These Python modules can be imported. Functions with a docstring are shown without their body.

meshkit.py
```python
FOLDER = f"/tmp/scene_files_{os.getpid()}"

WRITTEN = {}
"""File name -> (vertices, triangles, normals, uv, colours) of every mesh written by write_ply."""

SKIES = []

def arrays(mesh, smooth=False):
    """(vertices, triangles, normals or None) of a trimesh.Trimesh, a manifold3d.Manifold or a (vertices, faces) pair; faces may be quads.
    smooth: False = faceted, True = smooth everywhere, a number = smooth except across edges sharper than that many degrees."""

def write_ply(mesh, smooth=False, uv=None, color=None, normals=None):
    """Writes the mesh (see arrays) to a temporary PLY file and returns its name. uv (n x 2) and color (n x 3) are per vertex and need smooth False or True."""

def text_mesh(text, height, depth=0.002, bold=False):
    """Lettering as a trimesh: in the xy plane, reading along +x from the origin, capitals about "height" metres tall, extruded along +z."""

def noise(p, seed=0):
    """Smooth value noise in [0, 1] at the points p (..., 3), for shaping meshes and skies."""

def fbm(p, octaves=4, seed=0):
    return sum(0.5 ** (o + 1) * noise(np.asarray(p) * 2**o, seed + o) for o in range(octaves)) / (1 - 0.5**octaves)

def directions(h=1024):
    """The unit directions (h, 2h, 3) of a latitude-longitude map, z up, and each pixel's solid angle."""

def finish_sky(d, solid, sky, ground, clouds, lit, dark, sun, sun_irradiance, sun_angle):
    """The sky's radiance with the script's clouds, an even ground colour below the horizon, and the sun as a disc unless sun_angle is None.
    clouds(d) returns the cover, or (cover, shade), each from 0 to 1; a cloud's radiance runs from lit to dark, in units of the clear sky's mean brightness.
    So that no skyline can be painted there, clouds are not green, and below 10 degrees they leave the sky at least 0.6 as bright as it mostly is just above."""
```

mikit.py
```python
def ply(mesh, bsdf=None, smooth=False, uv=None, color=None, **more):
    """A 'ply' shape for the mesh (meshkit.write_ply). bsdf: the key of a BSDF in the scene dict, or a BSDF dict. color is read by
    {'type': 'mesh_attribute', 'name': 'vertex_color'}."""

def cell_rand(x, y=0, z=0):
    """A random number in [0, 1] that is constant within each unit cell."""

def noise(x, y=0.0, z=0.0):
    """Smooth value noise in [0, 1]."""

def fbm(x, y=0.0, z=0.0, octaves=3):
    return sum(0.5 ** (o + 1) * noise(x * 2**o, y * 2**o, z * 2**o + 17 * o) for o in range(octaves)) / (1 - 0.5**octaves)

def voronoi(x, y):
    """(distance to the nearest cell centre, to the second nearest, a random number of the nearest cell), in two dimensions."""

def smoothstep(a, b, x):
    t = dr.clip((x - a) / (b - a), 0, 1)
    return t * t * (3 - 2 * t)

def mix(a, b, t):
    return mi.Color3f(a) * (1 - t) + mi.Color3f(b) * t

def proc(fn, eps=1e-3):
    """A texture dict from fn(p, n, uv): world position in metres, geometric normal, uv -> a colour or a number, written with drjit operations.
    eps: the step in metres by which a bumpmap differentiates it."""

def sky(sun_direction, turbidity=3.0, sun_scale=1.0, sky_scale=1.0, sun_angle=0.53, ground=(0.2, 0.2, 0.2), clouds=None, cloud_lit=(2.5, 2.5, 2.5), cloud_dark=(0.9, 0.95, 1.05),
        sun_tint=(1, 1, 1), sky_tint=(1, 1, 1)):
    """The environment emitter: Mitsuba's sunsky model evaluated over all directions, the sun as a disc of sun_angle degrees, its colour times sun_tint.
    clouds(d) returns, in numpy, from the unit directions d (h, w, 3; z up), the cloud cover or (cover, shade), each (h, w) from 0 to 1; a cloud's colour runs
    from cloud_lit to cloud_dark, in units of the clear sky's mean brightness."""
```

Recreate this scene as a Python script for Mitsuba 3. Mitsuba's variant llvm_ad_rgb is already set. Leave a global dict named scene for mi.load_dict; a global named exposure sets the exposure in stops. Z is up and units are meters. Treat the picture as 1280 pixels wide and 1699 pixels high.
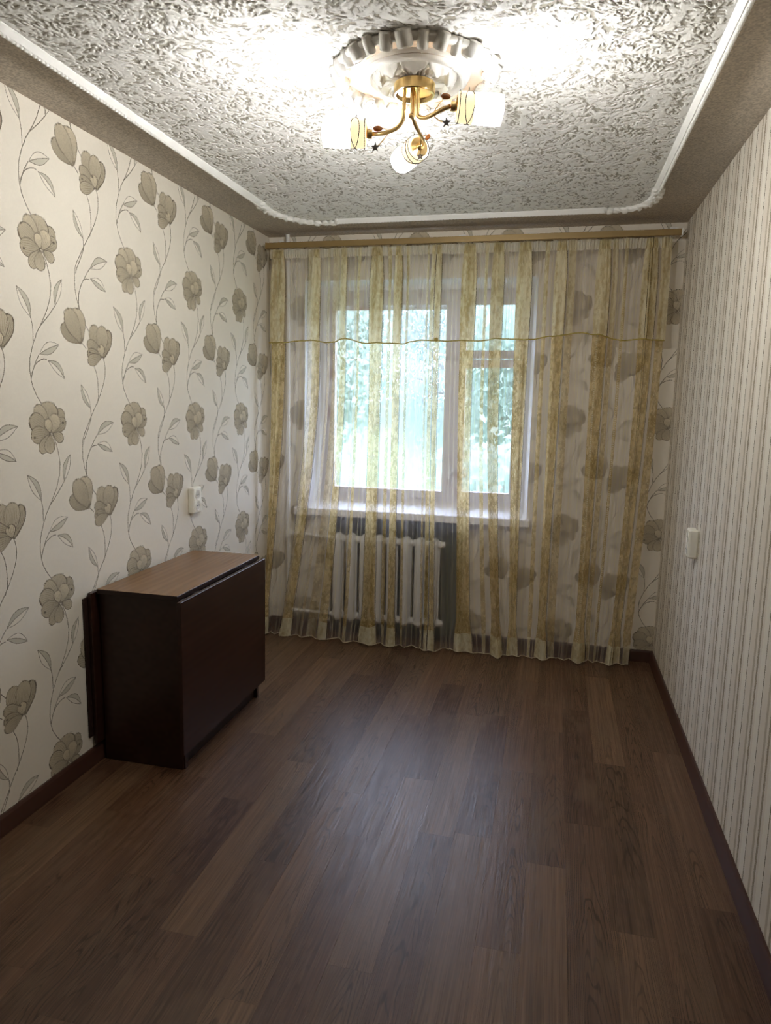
import math, random
import numpy as np, trimesh, mitsuba as mi, drjit as dr
import mikit, meshkit
from mikit import proc, smoothstep, mix, cell_rand
from mikit import noise as tnoise, fbm as tfbm
from shapely.geometry import Polygon, box as sbox
T = mi.ScalarTransform4f
PI = math.pi
rng = np.random.default_rng(7)
random.seed(7)
scene, labels = {}, {}

# ------------------------------------------------------------------ camera, sky, exposure
# x runs along the window wall (left wall x = 0), y towards the window wall, z up
W, D, H = 2.433, 4.292, 2.5
CAM = np.array([1.7958, 0.0, 1.5117])
yaw, pitch, roll, focal = 0.2328, 0.1562, -0.0194, 1169.6
fwd = np.array([-math.sin(yaw) * math.cos(pitch), math.cos(yaw) * math.cos(pitch), -math.sin(pitch)])
rgt = np.array([math.cos(yaw), math.sin(yaw), 0.0])
dwn = np.cross(fwd, rgt)
dwn = -rgt * math.sin(roll) + dwn * math.cos(roll)
scene['camera'] = {'type': 'perspective', 'fov_axis': 'x', 'fov': math.degrees(2 * math.atan(640 / focal)),
                   'near_clip': 0.02, 'far_clip': 500.0,
                   'to_world': T().look_at(origin=CAM.tolist(), target=(CAM + fwd).tolist(), up=(-dwn).tolist())}
exposure = 0.0
LAMP = [90.0, 88.0, 83.0]              # radiance of the opal glass shades
GLOW_CAP = [520.0, 510.0, 484.0]           # of the cap added at each shade's open end to light the walls
def overcast(d):
    f = meshkit.fbm(d * 2.5, 4, 3)
    return np.ones(d.shape[:2]), np.clip(f * 0.8, 0, 1)
SKY = 72.0
scene['sky'] = mikit.sky((0.3, -0.8, 0.9), turbidity=5.0, sun_scale=0.0, sky_scale=SKY, ground=(0.12, 0.14, 0.1), clouds=overcast,
                         cloud_lit=(0.84, 1.00, 1.36), cloud_dark=(0.70, 0.84, 1.16))

# ------------------------------------------------------------------ helpers
def bx(x0, x1, y0, y1, z0, z1, bevel=0.0):
    if bevel <= 0:
        m = trimesh.creation.box((x1 - x0, y1 - y0, z1 - z0))
        m.apply_translation(((x0 + x1) / 2, (y0 + y1) / 2, (z0 + z1) / 2))
        return m
    b = bevel
    pts = []
    for x in (x0, x1):
        for y in (y0, y1):
            for z in (z0, z1):
                sx, sy, sz = (b if x == x0 else -b), (b if y == y0 else -b), (b if z == z0 else -b)
                pts += [(x, y + sy, z + sz), (x + sx, y, z + sz), (x + sx, y + sy, z)]
    return trimesh.convex.convex_hull(np.array(pts))
cat = trimesh.util.concatenate
def tube(path, r, n=10, cap=True):
    p = np.asarray(path, float)
    r = np.broadcast_to(np.asarray(r, float), (len(p),))
    t = np.gradient(p, axis=0)
    t /= np.linalg.norm(t, axis=1, keepdims=True) + 1e-12
    a = np.array([0.0, 0, 1]) if abs(t[0][2]) < 0.9 else np.array([1.0, 0, 0])
    u = np.cross(t[0], a); u /= np.linalg.norm(u)
    rows = []
    for i in range(len(p)):
        u = u - t[i] * (u @ t[i]); u /= np.linalg.norm(u)
        w = np.cross(t[i], u)
        th = np.arange(n) * 2 * PI / n
        rows.append(p[i] + r[i] * (np.cos(th)[:, None] * u + np.sin(th)[:, None] * w))
    v = np.vstack(rows + [p[:1], p[-1:]])
    f = []
    for i in range(len(p) - 1):
        for k in range(n):
            a0, a1, b0, b1 = i * n + k, i * n + (k + 1) % n, (i + 1) * n + k, (i + 1) * n + (k + 1) % n
            f += [(a0, a1, b1), (a0, b1, b0)]
    if cap:
        c0, c1 = len(p) * n, len(p) * n + 1
        for k in range(n):
            f += [(c0, (k + 1) % n, k), (c1, (len(p) - 1) * n + k, (len(p) - 1) * n + (k + 1) % n)]
    return trimesh.Trimesh(v, np.array(f), process=False)
def curve(pts, n=24):
    from scipy.interpolate import CubicSpline
    p = np.asarray(pts, float)
    s = np.r_[0, np.cumsum(np.linalg.norm(np.diff(p, axis=0), axis=1))]
    return CubicSpline(s, p)(np.linspace(0, s[-1], n))
def lathe(profile, n=32, axis=None, origin=(0, 0, 0)):
    m = trimesh.creation.revolve(np.asarray(profile, float), sections=n)
    if axis is not None:
        m.apply_transform(trimesh.geometry.align_vectors([0, 0, 1], np.asarray(axis, float)))
    m.apply_translation(origin)
    return m
def grid_faces(nu, nz):
    i, j = np.meshgrid(np.arange(nu - 1), np.arange(nz - 1), indexing='ij')
    a = (i * nz + j).ravel()
    return np.vstack([np.stack([a, a + nz, a + nz + 1], 1), np.stack([a, a + nz + 1, a + 1], 1)])
def ball(c, r, sub=2, scale=(1, 1, 1)):
    m = trimesh.creation.icosphere(subdivisions=sub, radius=1.0)
    m.apply_scale(np.asarray(scale, float) * r)
    m.apply_translation(c)
    return m
def numbered(name):
    if name not in scene and name not in labels and not any(k.startswith(name + '__') for k in scene):
        return name
    i = 1
    while f'{name}_{i:03d}' in scene or f'{name}_{i:03d}' in labels or any(k.startswith(f'{name}_{i:03d}__') for k in scene):
        i += 1
    return f'{name}_{i:03d}'
def put(name, mesh, m, parent=None, smooth=30, label=None, kind=None, **more):
    key = numbered(f'{parent}__{name}' if parent else name)
    scene[key] = mikit.ply(mesh, m, smooth=smooth, **more) if not isinstance(mesh, dict) else mesh
    d = {}
    if label: d['label'] = label
    if kind: d['kind'] = kind
    if d: labels[key] = d
    return key
def thing(name, label, category, group=None, kind=None):
    key = numbered(name)
    labels[key] = {'label': label, 'category': category}
    if group: labels[key]['group'] = group
    if kind: labels[key]['kind'] = kind
    return key
def struct(name, mesh, m, label=None, smooth=30, **more):
    key = put(name, mesh, m, smooth=smooth, **more)
    labels[key] = {'kind': 'structure'}
    if label: labels[key]['label'] = label
    return key
def rgb(c): return {'type': 'rgb', 'value': [float(x) for x in c]}
def mat(key, color, rough=0.6, spec=0.3, **kw):
    c = color if isinstance(color, dict) else rgb(color)
    scene[key] = {'type': 'twosided', 'b': {'type': 'principled', 'base_color': c, 'roughness': rough, 'specular': spec, **kw}}
    return key
def matte(key, color):
    c = color if isinstance(color, dict) else rgb(color)
    scene[key] = {'type': 'twosided', 'b': {'type': 'diffuse', 'reflectance': c}}
    return key

# ------------------------------------------------------------------ wallpaper with flowering vines (flat print)
PS, PZ = 0.5437, 0.643
STEMS = [
 [(-.022,.085),(-.043,.111),(-.063,.146),(-.07,.173),(-.073,.208),(-.069,.244),(-.058,.275),(-.046,.303),(-.034,.321)],
 [(.02,-.02),(.030,-.036),(.041,-.060),(.051,-.093),(.057,-.136),(.05,-.178),(.031,-.222),(.003,-.266),(-.031,-.312),(-.036,-.323)],
 [(.073,-.204),(.042,-.237),(.009,-.267),(-.011,-.285)],
 [(-.053,-.26),(-.047,-.293),(-.048,-.335)],
 [(-.023,.26),(-.045,.229),(-.062,.193),(-.068,.175)],
 [(.014,.245),(0.,.246),(-.016,.241),(-.033,.233),(-.046,.222),(-.062,.197),(-.069,.173)],
 [(.342,.276),(.351,.257),(.355,.238),(.355,.217),(.352,.197),(.343,.172),(.33,.146),(.305,.105),(.273,.065),(.241,.021),(.21,-.023),(.196,-.05),(.191,-.075),(.189,-.12),(.197,-.16),(.211,-.202),(.236,-.246),(.263,-.277)],
 [(.279,.249),(.298,.208),(.304,.18),(.305,.159),(.304,.11),(.292,.083)],
 [(.252,.029),(.228,-.015),(.205,-.049),(.199,-.067)],
 [(.284,-.037),(.266,-.056),(.248,-.079),(.232,-.1),(.22,-.122),(.211,-.14),(.209,-.157),(.208,-.178),(.211,-.198)],
 [(.277,-.078),(.259,-.079),(.241,-.087),(.221,-.117)],
 [(.252,.067),(.253,.038),(.249,.025)],
 [(.21,-.318),(.24,-.343)],
]
# leaves: tip, base, half width, which side is filled, bend
LEAVES = [((-.116,-.161),(-.053,-.26),.021,-1,-.006), ((.117,-.104),(.075,-.202),.018,1,.006), ((.084,.302),(-.02,.262),.021,-1,.004),
          ((.106,.179),(.022,.241),.018,1,.010), ((.2,.161),(.252,.069),.017,1,.004), ((.397,.01),(.288,-.035),.021,1,.006), ((.381,-.11),(.285,-.074),.018,-1,.008)]
# petals: base, tip, half width, tone
PETALS = [
 ((.030,-.012),(.086,.066),.032,.92), ((.008,-.012),(.012,.096),.052,1.0), ((.010,-.014),(-.056,.082),.034,1.06), ((.012,-.016),(-.089,.038),.036,.95),
 ((.016,-.022),(-.087,-.026),.034,.9), ((.026,-.020),(.099,.030),.027,.85), ((.026,-.020),(.083,-.046),.021,1.0), ((.014,-.022),(-.044,-.088),.026,.95), ((.014,-.022),(.004,-.094),.028,1.0),
 ((.020,-.020),(.054,.049),.032,1.14), ((.016,-.019),(-.004,.033),.021,1.2),
 ((.345,.268),(.395,.384),.030,.85), ((.322,.275),(.288,.396),.040,.95), ((.332,.278),(.353,.397),.040,1.0), ((.335,.298),(.246,.322),.026,.88), ((.340,.275),(.244,.284),.026,.82), ((.338,.276),(.246,.250),.026,.9), ((.340,.272),(.332,.322),.024,1.15),
 ((.216,-.324),(.098,-.272),.034,.8), ((.214,-.324),(.176,-.197),.050,1.1), ((.213,-.324),(.132,-.206),.042,1.0),
]
SPOTS = [(-.068,-.032,.008), (.084,.017,.009), (.326,.312,.008), (.262,.287,.007)]
def floral(p, n, uv):
    left = dr.abs(n.x) > 0.5
    s = dr.select(left, p.y - 2.221, p.x - 1.862)
    z = dr.select(left, p.z - 1.391, p.z - 1.412)
    S = s - PS * dr.floor((s + 0.13) / PS)
    Z0 = z - PZ * dr.floor(z / PZ + 0.5)
    def wrapz(c): return Z0 - PZ * dr.round((Z0 - c) / PZ)
    paper = mi.Color3f(0.745, 0.695, 0.61) * (0.965 + 0.07 * tfbm(s * 2.1, z * 1.7, 3.0, octaves=2)) * (0.985 + 0.03 * tnoise(s * 240.0, z * 240.0))
    line = mi.Float(1.0)
    for st in STEMS:
        Z = wrapz(0.5 * (min(q[1] for q in st) + max(q[1] for q in st)))
        for (ax, az), (bx_, bz) in zip(st[:-1], st[1:]):
            dx, dz = bx_ - ax, bz - az
            L2 = dx * dx + dz * dz
            t = dr.clip(((S - ax) * dx + (Z - az) * dz) / L2, 0, 1)
            line = dr.minimum(line, dr.square(S - ax - t * dx) + dr.square(Z - az - t * dz))
    dist = dr.sqrt(line)
    ink = mi.Color3f(0.14, 0.115, 0.085)
    green = mi.Color3f(0.53, 0.50, 0.42)
    col = mix(paper, ink, 0.9 * (1 - smoothstep(0.0011, 0.0023, dist)))
    for tip, base, w, side, bend in LEAVES:
        Z = wrapz((tip[1] + base[1]) / 2)
        dx, dz = tip[0] - base[0], tip[1] - base[1]
        L = math.hypot(dx, dz)
        a = ((S - base[0]) * dx + (Z - base[1]) * dz) / (L * L)
        b = ((Z - base[1]) * dx - (S - base[0]) * dz) / L * side
        q = dr.clip(4 * a * (1 - a), 0, 1)
        ok = (a > 0) & (a < 1)
        b = b - bend * side * q
        h = w * q * (0.75 + 0.25 * q)
        f = ok & (b > 0) & (b < h)
        col = dr.select(f, green * (0.93 + 0.1 * a), col)
        e = dr.minimum(dr.abs(b), dr.minimum(dr.abs(b - h), dr.abs(b + h)))
        col = dr.select(ok, mix(col, ink, 0.85 * (1 - smoothstep(0.0006, 0.0018, e))), col)
    for base, tip, w, tone in PETALS:
        Z = wrapz((tip[1] + base[1]) / 2)
        dx, dz = tip[0] - base[0], tip[1] - base[1]
        L = math.hypot(dx, dz)
        a = ((S - base[0]) * dx + (Z - base[1]) * dz) / (L * L)
        b = ((Z - base[1]) * dx - (S - base[0]) * dz) / L
        q = dr.select(a < 0.62, a / 0.62, (1 - a) / 0.38)
        qq = dr.square(1 - q)
        g = w * dr.sqrt(dr.clip(1 - qq, 0.0004, 1)) * (0.62 + 0.38 * smoothstep(0.0, 0.6, a))
        k = b / g
        wav = 1 + 0.05 * dr.sin(k * 9.0 + w * 900)
        rad = dr.sqrt(dr.square(k) * (1 - qq) + qq) * wav
        inside = (rad < 1) & (a > 0) & (a < 1)
        vein = dr.sin(k * (w * 820.0) + 0.6 * dr.sin(a * 9 + w * 300))
        fill = mi.Color3f(0.50, 0.44, 0.335) * (tone * (0.80 + 0.26 * a))
        fill = mix(fill, ink, 0.72 * smoothstep(0.35, 0.95, vein) * (1.1 - 0.6 * a))
        fill = mix(fill, ink, 0.95 * smoothstep(1 - 0.0038 / w, 1 - 0.0022 / w, rad))
        col = dr.select(inside, fill, col)
    for cx, cz, r in SPOTS:
        Z = wrapz(cz)
        dd = dr.sqrt(dr.square(S - cx) + dr.square((Z - cz) * 1.3))
        col = mix(col, ink * 0.6, 0.85 * (1 - smoothstep(r * 0.4, r, dd)))
    return col
matte('wallpaper_floral', proc(floral))

def stripes(p, n, uv):
    s = p.y + 0.0025 * (tnoise(p.z * 2.2, 4.0) - 0.5)
    t = (s - 2.067) / 0.1785
    t = (t - dr.floor(t)) * 0.1785
    rowk = dr.floor((s - 2.067) / 0.1785)
    paper = mi.Color3f(0.66, 0.605, 0.525)
    lightp = mi.Color3f(0.72, 0.68, 0.60)
    col = dr.select((t > 0.108) & (t < 0.16), lightp, paper)
    ink = mi.Color3f(0.15, 0.12, 0.085)
    soft = mi.Color3f(0.40, 0.345, 0.265)
    def band(c, w, e): return 1 - smoothstep(w, w + e, dr.abs(t - c))
    col = mix(col, ink, 0.9 * band(0.0065, 0.0030, 0.0012)); col = mix(col, ink, 0.9 * band(0.0145, 0.0030, 0.0012))
    col = mix(col, soft, 0.55 * band(0.0105, 0.006, 0.002))
    col = mix(col, soft, 0.8 * band(0.048, 0.0065, 0.006))
    col = mix(col, ink, 0.85 * band(0.113, 0.0026, 0.0014))
    return col * (0.985 + 0.03 * tnoise(p.y * 260.0, p.z * 260.0)) * (0.97 + 0.06 * tnoise(p.y * 3, p.z * 2.0, 5.0))
matte('wallpaper_striped', proc(stripes))
def border_fn(p, n, uv):
    f = tnoise(p.x * 190.0, p.y * 190.0, p.z * 190.0)
    return mi.Color3f(0.47, 0.415, 0.35) * (0.78 + 0.44 * f) * (0.94 + 0.12 * tnoise(p.x * 4, p.y * 4))
matte('ceiling_border_paper', proc(border_fn))
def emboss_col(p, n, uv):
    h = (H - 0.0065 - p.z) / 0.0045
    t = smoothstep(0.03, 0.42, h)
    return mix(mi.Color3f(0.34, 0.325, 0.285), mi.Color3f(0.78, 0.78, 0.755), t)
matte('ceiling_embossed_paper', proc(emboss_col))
mat('white_polystyrene', (0.83, 0.83, 0.81), 0.6, 0.3)
matte('reveal_paint', (0.82, 0.83, 0.86))
mat('sill_paint', (0.87, 0.87, 0.88), 0.35, 0.4)
mat('old_frame_paint', proc(lambda p, n, uv: mix(mi.Color3f(0.70, 0.67, 0.68), mi.Color3f(0.34, 0.22, 0.19), smoothstep(0.54, 0.74, tfbm(p.x * 14, p.z * 9, p.y * 14)))), 0.45, 0.4)
mat('niche_paint', proc(lambda p, n, uv: mi.Color3f(0.075, 0.088, 0.062) * (0.85 + 0.3 * tnoise(p.x * 9, p.z * 9))), 0.4, 0.4)
mat('radiator_paint', (0.74, 0.74, 0.73), 0.4, 0.4)
mat('baseboard_wood', (0.045, 0.019, 0.013), 0.38, 0.4)
mat('socket_plastic', (0.80, 0.78, 0.70), 0.35, 0.5)
mat('socket_hole', (0.05, 0.05, 0.05), 0.6, 0.2)
mat('subfloor', (0.02, 0.014, 0.01), 0.9, 0.1)

# ------------------------------------------------------------------ floor of oak-look planks
def oak(p, n, uv):
    k = dr.floor(uv.x)
    u, v = (uv.x - k) * 1.0, uv.y
    r1, r2, r3 = cell_rand(k, 1), cell_rand(k, 2), cell_rand(k, 3)
    base = mix(mi.Color3f(0.064, 0.030, 0.017), mi.Color3f(0.112, 0.064, 0.036), r1)
    base = base * (0.80 + 0.40 * r2)
    c = u - 0.0635 - 0.05 * (r3 - 0.5)
    wob = tnoise(u * 22 + k * 3.1, v * 4.0 + r1 * 40, 0.5)
    ring = c * c * 900 * (0.4 + 1.3 * r2) + (v * 5.5 + 9 * r1) * (0.35 + 0.5 * r3) + 2.2 * wob + 0.8 * tnoise(u * 60, v * 9.0 + k)
    rg = ring * 2.0
    band = dr.abs(dr.sin(rg * PI))
    streak = tnoise(u * 420 + k * 7, v * 7.0 + r1 * 20)
    mid = tnoise(u * 130 + k * 5, v * 3.0 + r2 * 20)
    cath = smoothstep(0.55, 0.15, band) * smoothstep(0.25, 0.75, tnoise(u * 9 + k, v * 1.6 + k * 2.3))
    col = base * (0.55 + 0.52 * streak + 0.40 * mid)
    col = mix(col, mi.Color3f(0.016, 0.009, 0.006), 0.66 * cath)
    fleck = smoothstep(0.60, 0.82, tnoise(u * 330 + k * 2.3, v * 16.0 + k))
    col = mix(col, mi.Color3f(0.165, 0.108, 0.064), 0.20 * fleck)
    blot = smoothstep(0.55, 0.85, tfbm(u * 12 + k, v * 5.0 + k * 1.7, 2.0))
    col = mix(col, mi.Color3f(0.115, 0.074, 0.044), 0.42 * blot)
    return col
def oak_rough(p, n, uv):
    k = dr.floor(uv.x)
    return 0.30 + 0.14 * tnoise(uv.x * 380, uv.y * 9.0)
def oak_bump(p, n, uv):
    return tnoise(p.x * 260, p.y * 22.0) * 0.6 + tnoise(p.x * 90, p.y * 9.0) * 0.9
scene['oak_vinyl'] = {'type': 'bumpmap', 'arbitrary': proc(oak_bump, eps=0.0012), 'scale': 0.0004,
    'bsdf': {'type': 'principled', 'base_color': proc(oak), 'roughness': proc(oak_rough), 'specular': 0.42}}
PW = 0.127
OFF = {0:.95,1:.55,2:.1,3:.4,4:.81,5:.29,6:.62,7:.98,8:.45,9:.19,10:.62,11:.27,12:.30,13:.79,14:.20,15:.47,16:.95,17:.68,18:.12,19:.5}
Y0 = -0.7
struct('floor', bx(-0.3, W + 0.3, Y0 - 0.2, D + 0.35, -0.12, -0.003), 'subfloor', 'dark brown oak-look floor of staggered planks laid towards the window')
pid = 0
for c in range(-1, 20):
    x0, x1 = 0.003 + c * PW, 0.003 + (c + 1) * PW
    x0, x1 = max(x0, 0.0) + 0.00018, min(x1, W) - 0.00018
    if x1 - x0 < 0.01: continue
    off = OFF.get(c, 0.35)
    edges = [Y0] + [off + k for k in range(-1, 5) if Y0 + 0.05 < off + k < D - 0.03] + [D]
    for a, b in zip(edges[:-1], edges[1:]):
        m = bx(x0, x1, a + 0.00018, b - 0.00018, -0.003, 0.0)
        v = np.asarray(m.vertices)
        uv = np.stack([pid + 0.0 + (v[:, 0] - (0.003 + c * PW)) + 1e-4, v[:, 1]], 1)
        m = trimesh.Trimesh(v, m.faces, process=False)
        put('plank', m, 'oak_vinyl', 'floor', smooth=False, uv=uv)
        pid += 1

# ------------------------------------------------------------------ walls
WO = dict(x0=0.235, x1=1.655, z0=0.80, z1=2.235)          # window opening
NI = dict(x0=0.415, x1=1.275, z0=0.0, z1=0.775)           # radiator niche below it
def extr_y(poly, y0, y1):
    m = trimesh.creation.extrude_polygon(poly, y1 - y0, engine='earcut')
    v = np.asarray(m.vertices)
    return trimesh.Trimesh(np.stack([v[:, 0], y0 + v[:, 2], v[:, 1]], 1), m.faces[:, ::-1], process=False)
wallp = sbox(-0.2, 0.0, W + 0.2, H + 0.15).difference(sbox(WO['x0'], WO['z0'], WO['x1'], WO['z1'])).difference(sbox(NI['x0'], -0.01, NI['x1'], NI['z1']))
struct('wall_back', extr_y(wallp, D, D + 0.12), 'wallpaper_floral', 'window wall with cream wallpaper of grey flowering vines behind the sheer curtain', smooth=False)
outer = sbox(-0.2, -0.1, W + 0.2, H + 0.15).difference(sbox(WO['x0'] + .06, WO['z0'] + .05, WO['x1'] - .06, WO['z1'] - .04))
put('masonry', extr_y(outer, D + 0.12, D + 0.36), 'reveal_paint', 'wall_back', smooth=False)
put('niche_panel', bx(NI['x0'], NI['x1'], D + 0.105, D + 0.119, 0, NI['z1']), 'niche_paint', 'wall_back', smooth=False, label='dark green painted recess behind the radiator')
struct('wall_left', bx(-0.2, 0.0, Y0 - 0.1, D, -0.1, H + 0.15), 'wallpaper_floral', 'left wall with cream wallpaper of grey flowering vines', smooth=False)
struct('wall_right', bx(W, W + 0.2, Y0 - 0.1, D, -0.1, H + 0.15), 'wallpaper_striped', 'right wall with beige wallpaper of thin brown vertical stripes', smooth=False)
struct('wall_front', bx(-0.2, W + 0.2, Y0 - 0.2, Y0, -0.1, H + 0.15), 'wallpaper_striped', smooth=False)
# splayed reveals
def prism(pts, y=None):
    return trimesh.convex.convex_hull(np.asarray(pts, float))
fy = D + 0.20
rv = []
rv.append(prism([(WO['x0'], D + .001, z) for z in (WO['z0'], WO['z1'])] + [(WO['x0'] + .065, fy, z) for z in (WO['z0'], WO['z1'])] + [(WO['x0'], fy, z) for z in (WO['z0'], WO['z1'])]))
rv.append(prism([(WO['x1'], D + .001, z) for z in (WO['z0'], WO['z1'])] + [(WO['x1'] - .045, fy, z) for z in (WO['z0'], WO['z1'])] + [(WO['x1'], fy, z) for z in (WO['z0'], WO['z1'])]))
rv.append(prism([(x, D + .001, WO['z1']) for x in (WO['x0'], WO['x1'])] + [(x, fy, WO['z1'] - .035) for x in (WO['x0'], WO['x1'])] + [(x, fy, WO['z1']) for x in (WO['x0'], WO['x1'])]))
put('window_reveal', cat(rv), 'reveal_paint', 'wall_back', smooth=False, label='pale painted window reveal')

# ------------------------------------------------------------------ ceiling with embossed panel
struct('ceiling', bx(-0.2, W + 0.2, Y0 - 0.2, D + 0.3, H, H + 0.15), 'ceiling_border_paper', 'ceiling with taupe border paper around a whitish embossed panel', smooth=False)
px0, px1, py0, py1 = 0.29, 2.182, 1.25, 3.90
st = 0.0027
xs, ys = np.arange(px0, px1 + st, st), np.arange(py0, py1 + st, st)
X, Y = np.meshgrid(xs, ys, indexing='ij')
per = 0.53
def flakes(X, Y, cell, length, width, seed, density=1.0):
    n = int(round(per / cell)); cell = per / n
    r = np.random.default_rng(seed).random((n, n, 6))
    Hh = np.zeros_like(X)
    ci, cj = np.floor(X / cell).astype(int), np.floor(Y / cell).astype(int)
    for a in (-1, 0, 1):
        for b in (-1, 0, 1):
            R = r[(ci + a) % n, (cj + b) % n]
            cx, cy = (ci + a + R[..., 0]) * cell, (cj + b + R[..., 1]) * cell
            # swirling direction, repeating with the roll
            gx, gy = ((ci + a) % n) * cell / per * 2 * PI, ((cj + b) % n) * cell / per * 2 * PI
            ang = 1.5 * np.sin(gx + 1.3 * np.sin(gy)) + 1.2 * np.cos(2 * gy + np.sin(gx)) + (R[..., 2] - 0.5) * 1.5
            ln, wd = length * (0.6 + 0.8 * R[..., 3]), width * (0.6 + 0.8 * R[..., 4])
            dx, dy = X - cx, Y - cy
            s = (dx * np.cos(ang) + dy * np.sin(ang)) / ln
            t = (-dx * np.sin(ang) + dy * np.cos(ang)) / wd
            t = t + 0.5 * s * s
            e = s * s + t * t
            h = np.clip((1 - e) * 3.0, 0, 1) * (0.60 + 0.40 * s) * (0.75 + 0.25 * R[..., 5])
            Hh = np.maximum(Hh, np.where(R[..., 5] < density, h, 0))
    return Hh
hh = np.maximum(flakes(X, Y, 0.0180, 0.0150, 0.0046, 11, 0.9), 0.85 * flakes(X, Y, 0.0135, 0.0100, 0.0036, 12, 0.75))
hh = np.maximum(hh, 0.9 * flakes(X, Y, 0.066, 0.032, 0.013, 13, 0.85))
bare = meshkit.fbm(np.stack([np.sin(X / per * 2 * PI) * 2.3, np.cos(X / per * 2 * PI) * 2.3 + np.sin(Y / per * 2 * PI) * 2.3, np.cos(Y / per * 2 * PI) * 2.3], -1), 3, 5)
hh = np.maximum(hh, 0.50 * np.clip((bare - 0.60) * 12, 0, 1))
edge = np.minimum(np.minimum(X - px0, px1 - X), np.minimum(np.full_like(Y, 1.0), py1 - Y))
hh = hh * np.clip(edge / 0.02, 0, 1) + 0.6 * (1 - np.clip(edge / 0.02, 0, 1))
Zc = H - 0.0065 - 0.0045 * hh
vv = np.stack([X, Y, Zc], -1).reshape(-1, 3)
put('embossed_panel', trimesh.Trimesh(vv, grid_faces(len(xs), len(ys))[:, ::-1], process=False), 'ceiling_embossed_paper', 'ceiling', smooth=True, label='whitish embossed wallpaper with a relief of ragged leaves')
put('plain_panel', bx(px0, px1, Y0, py0, H - 0.009, H + 0.01), 'ceiling_embossed_paper', 'ceiling', smooth=False)

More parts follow.
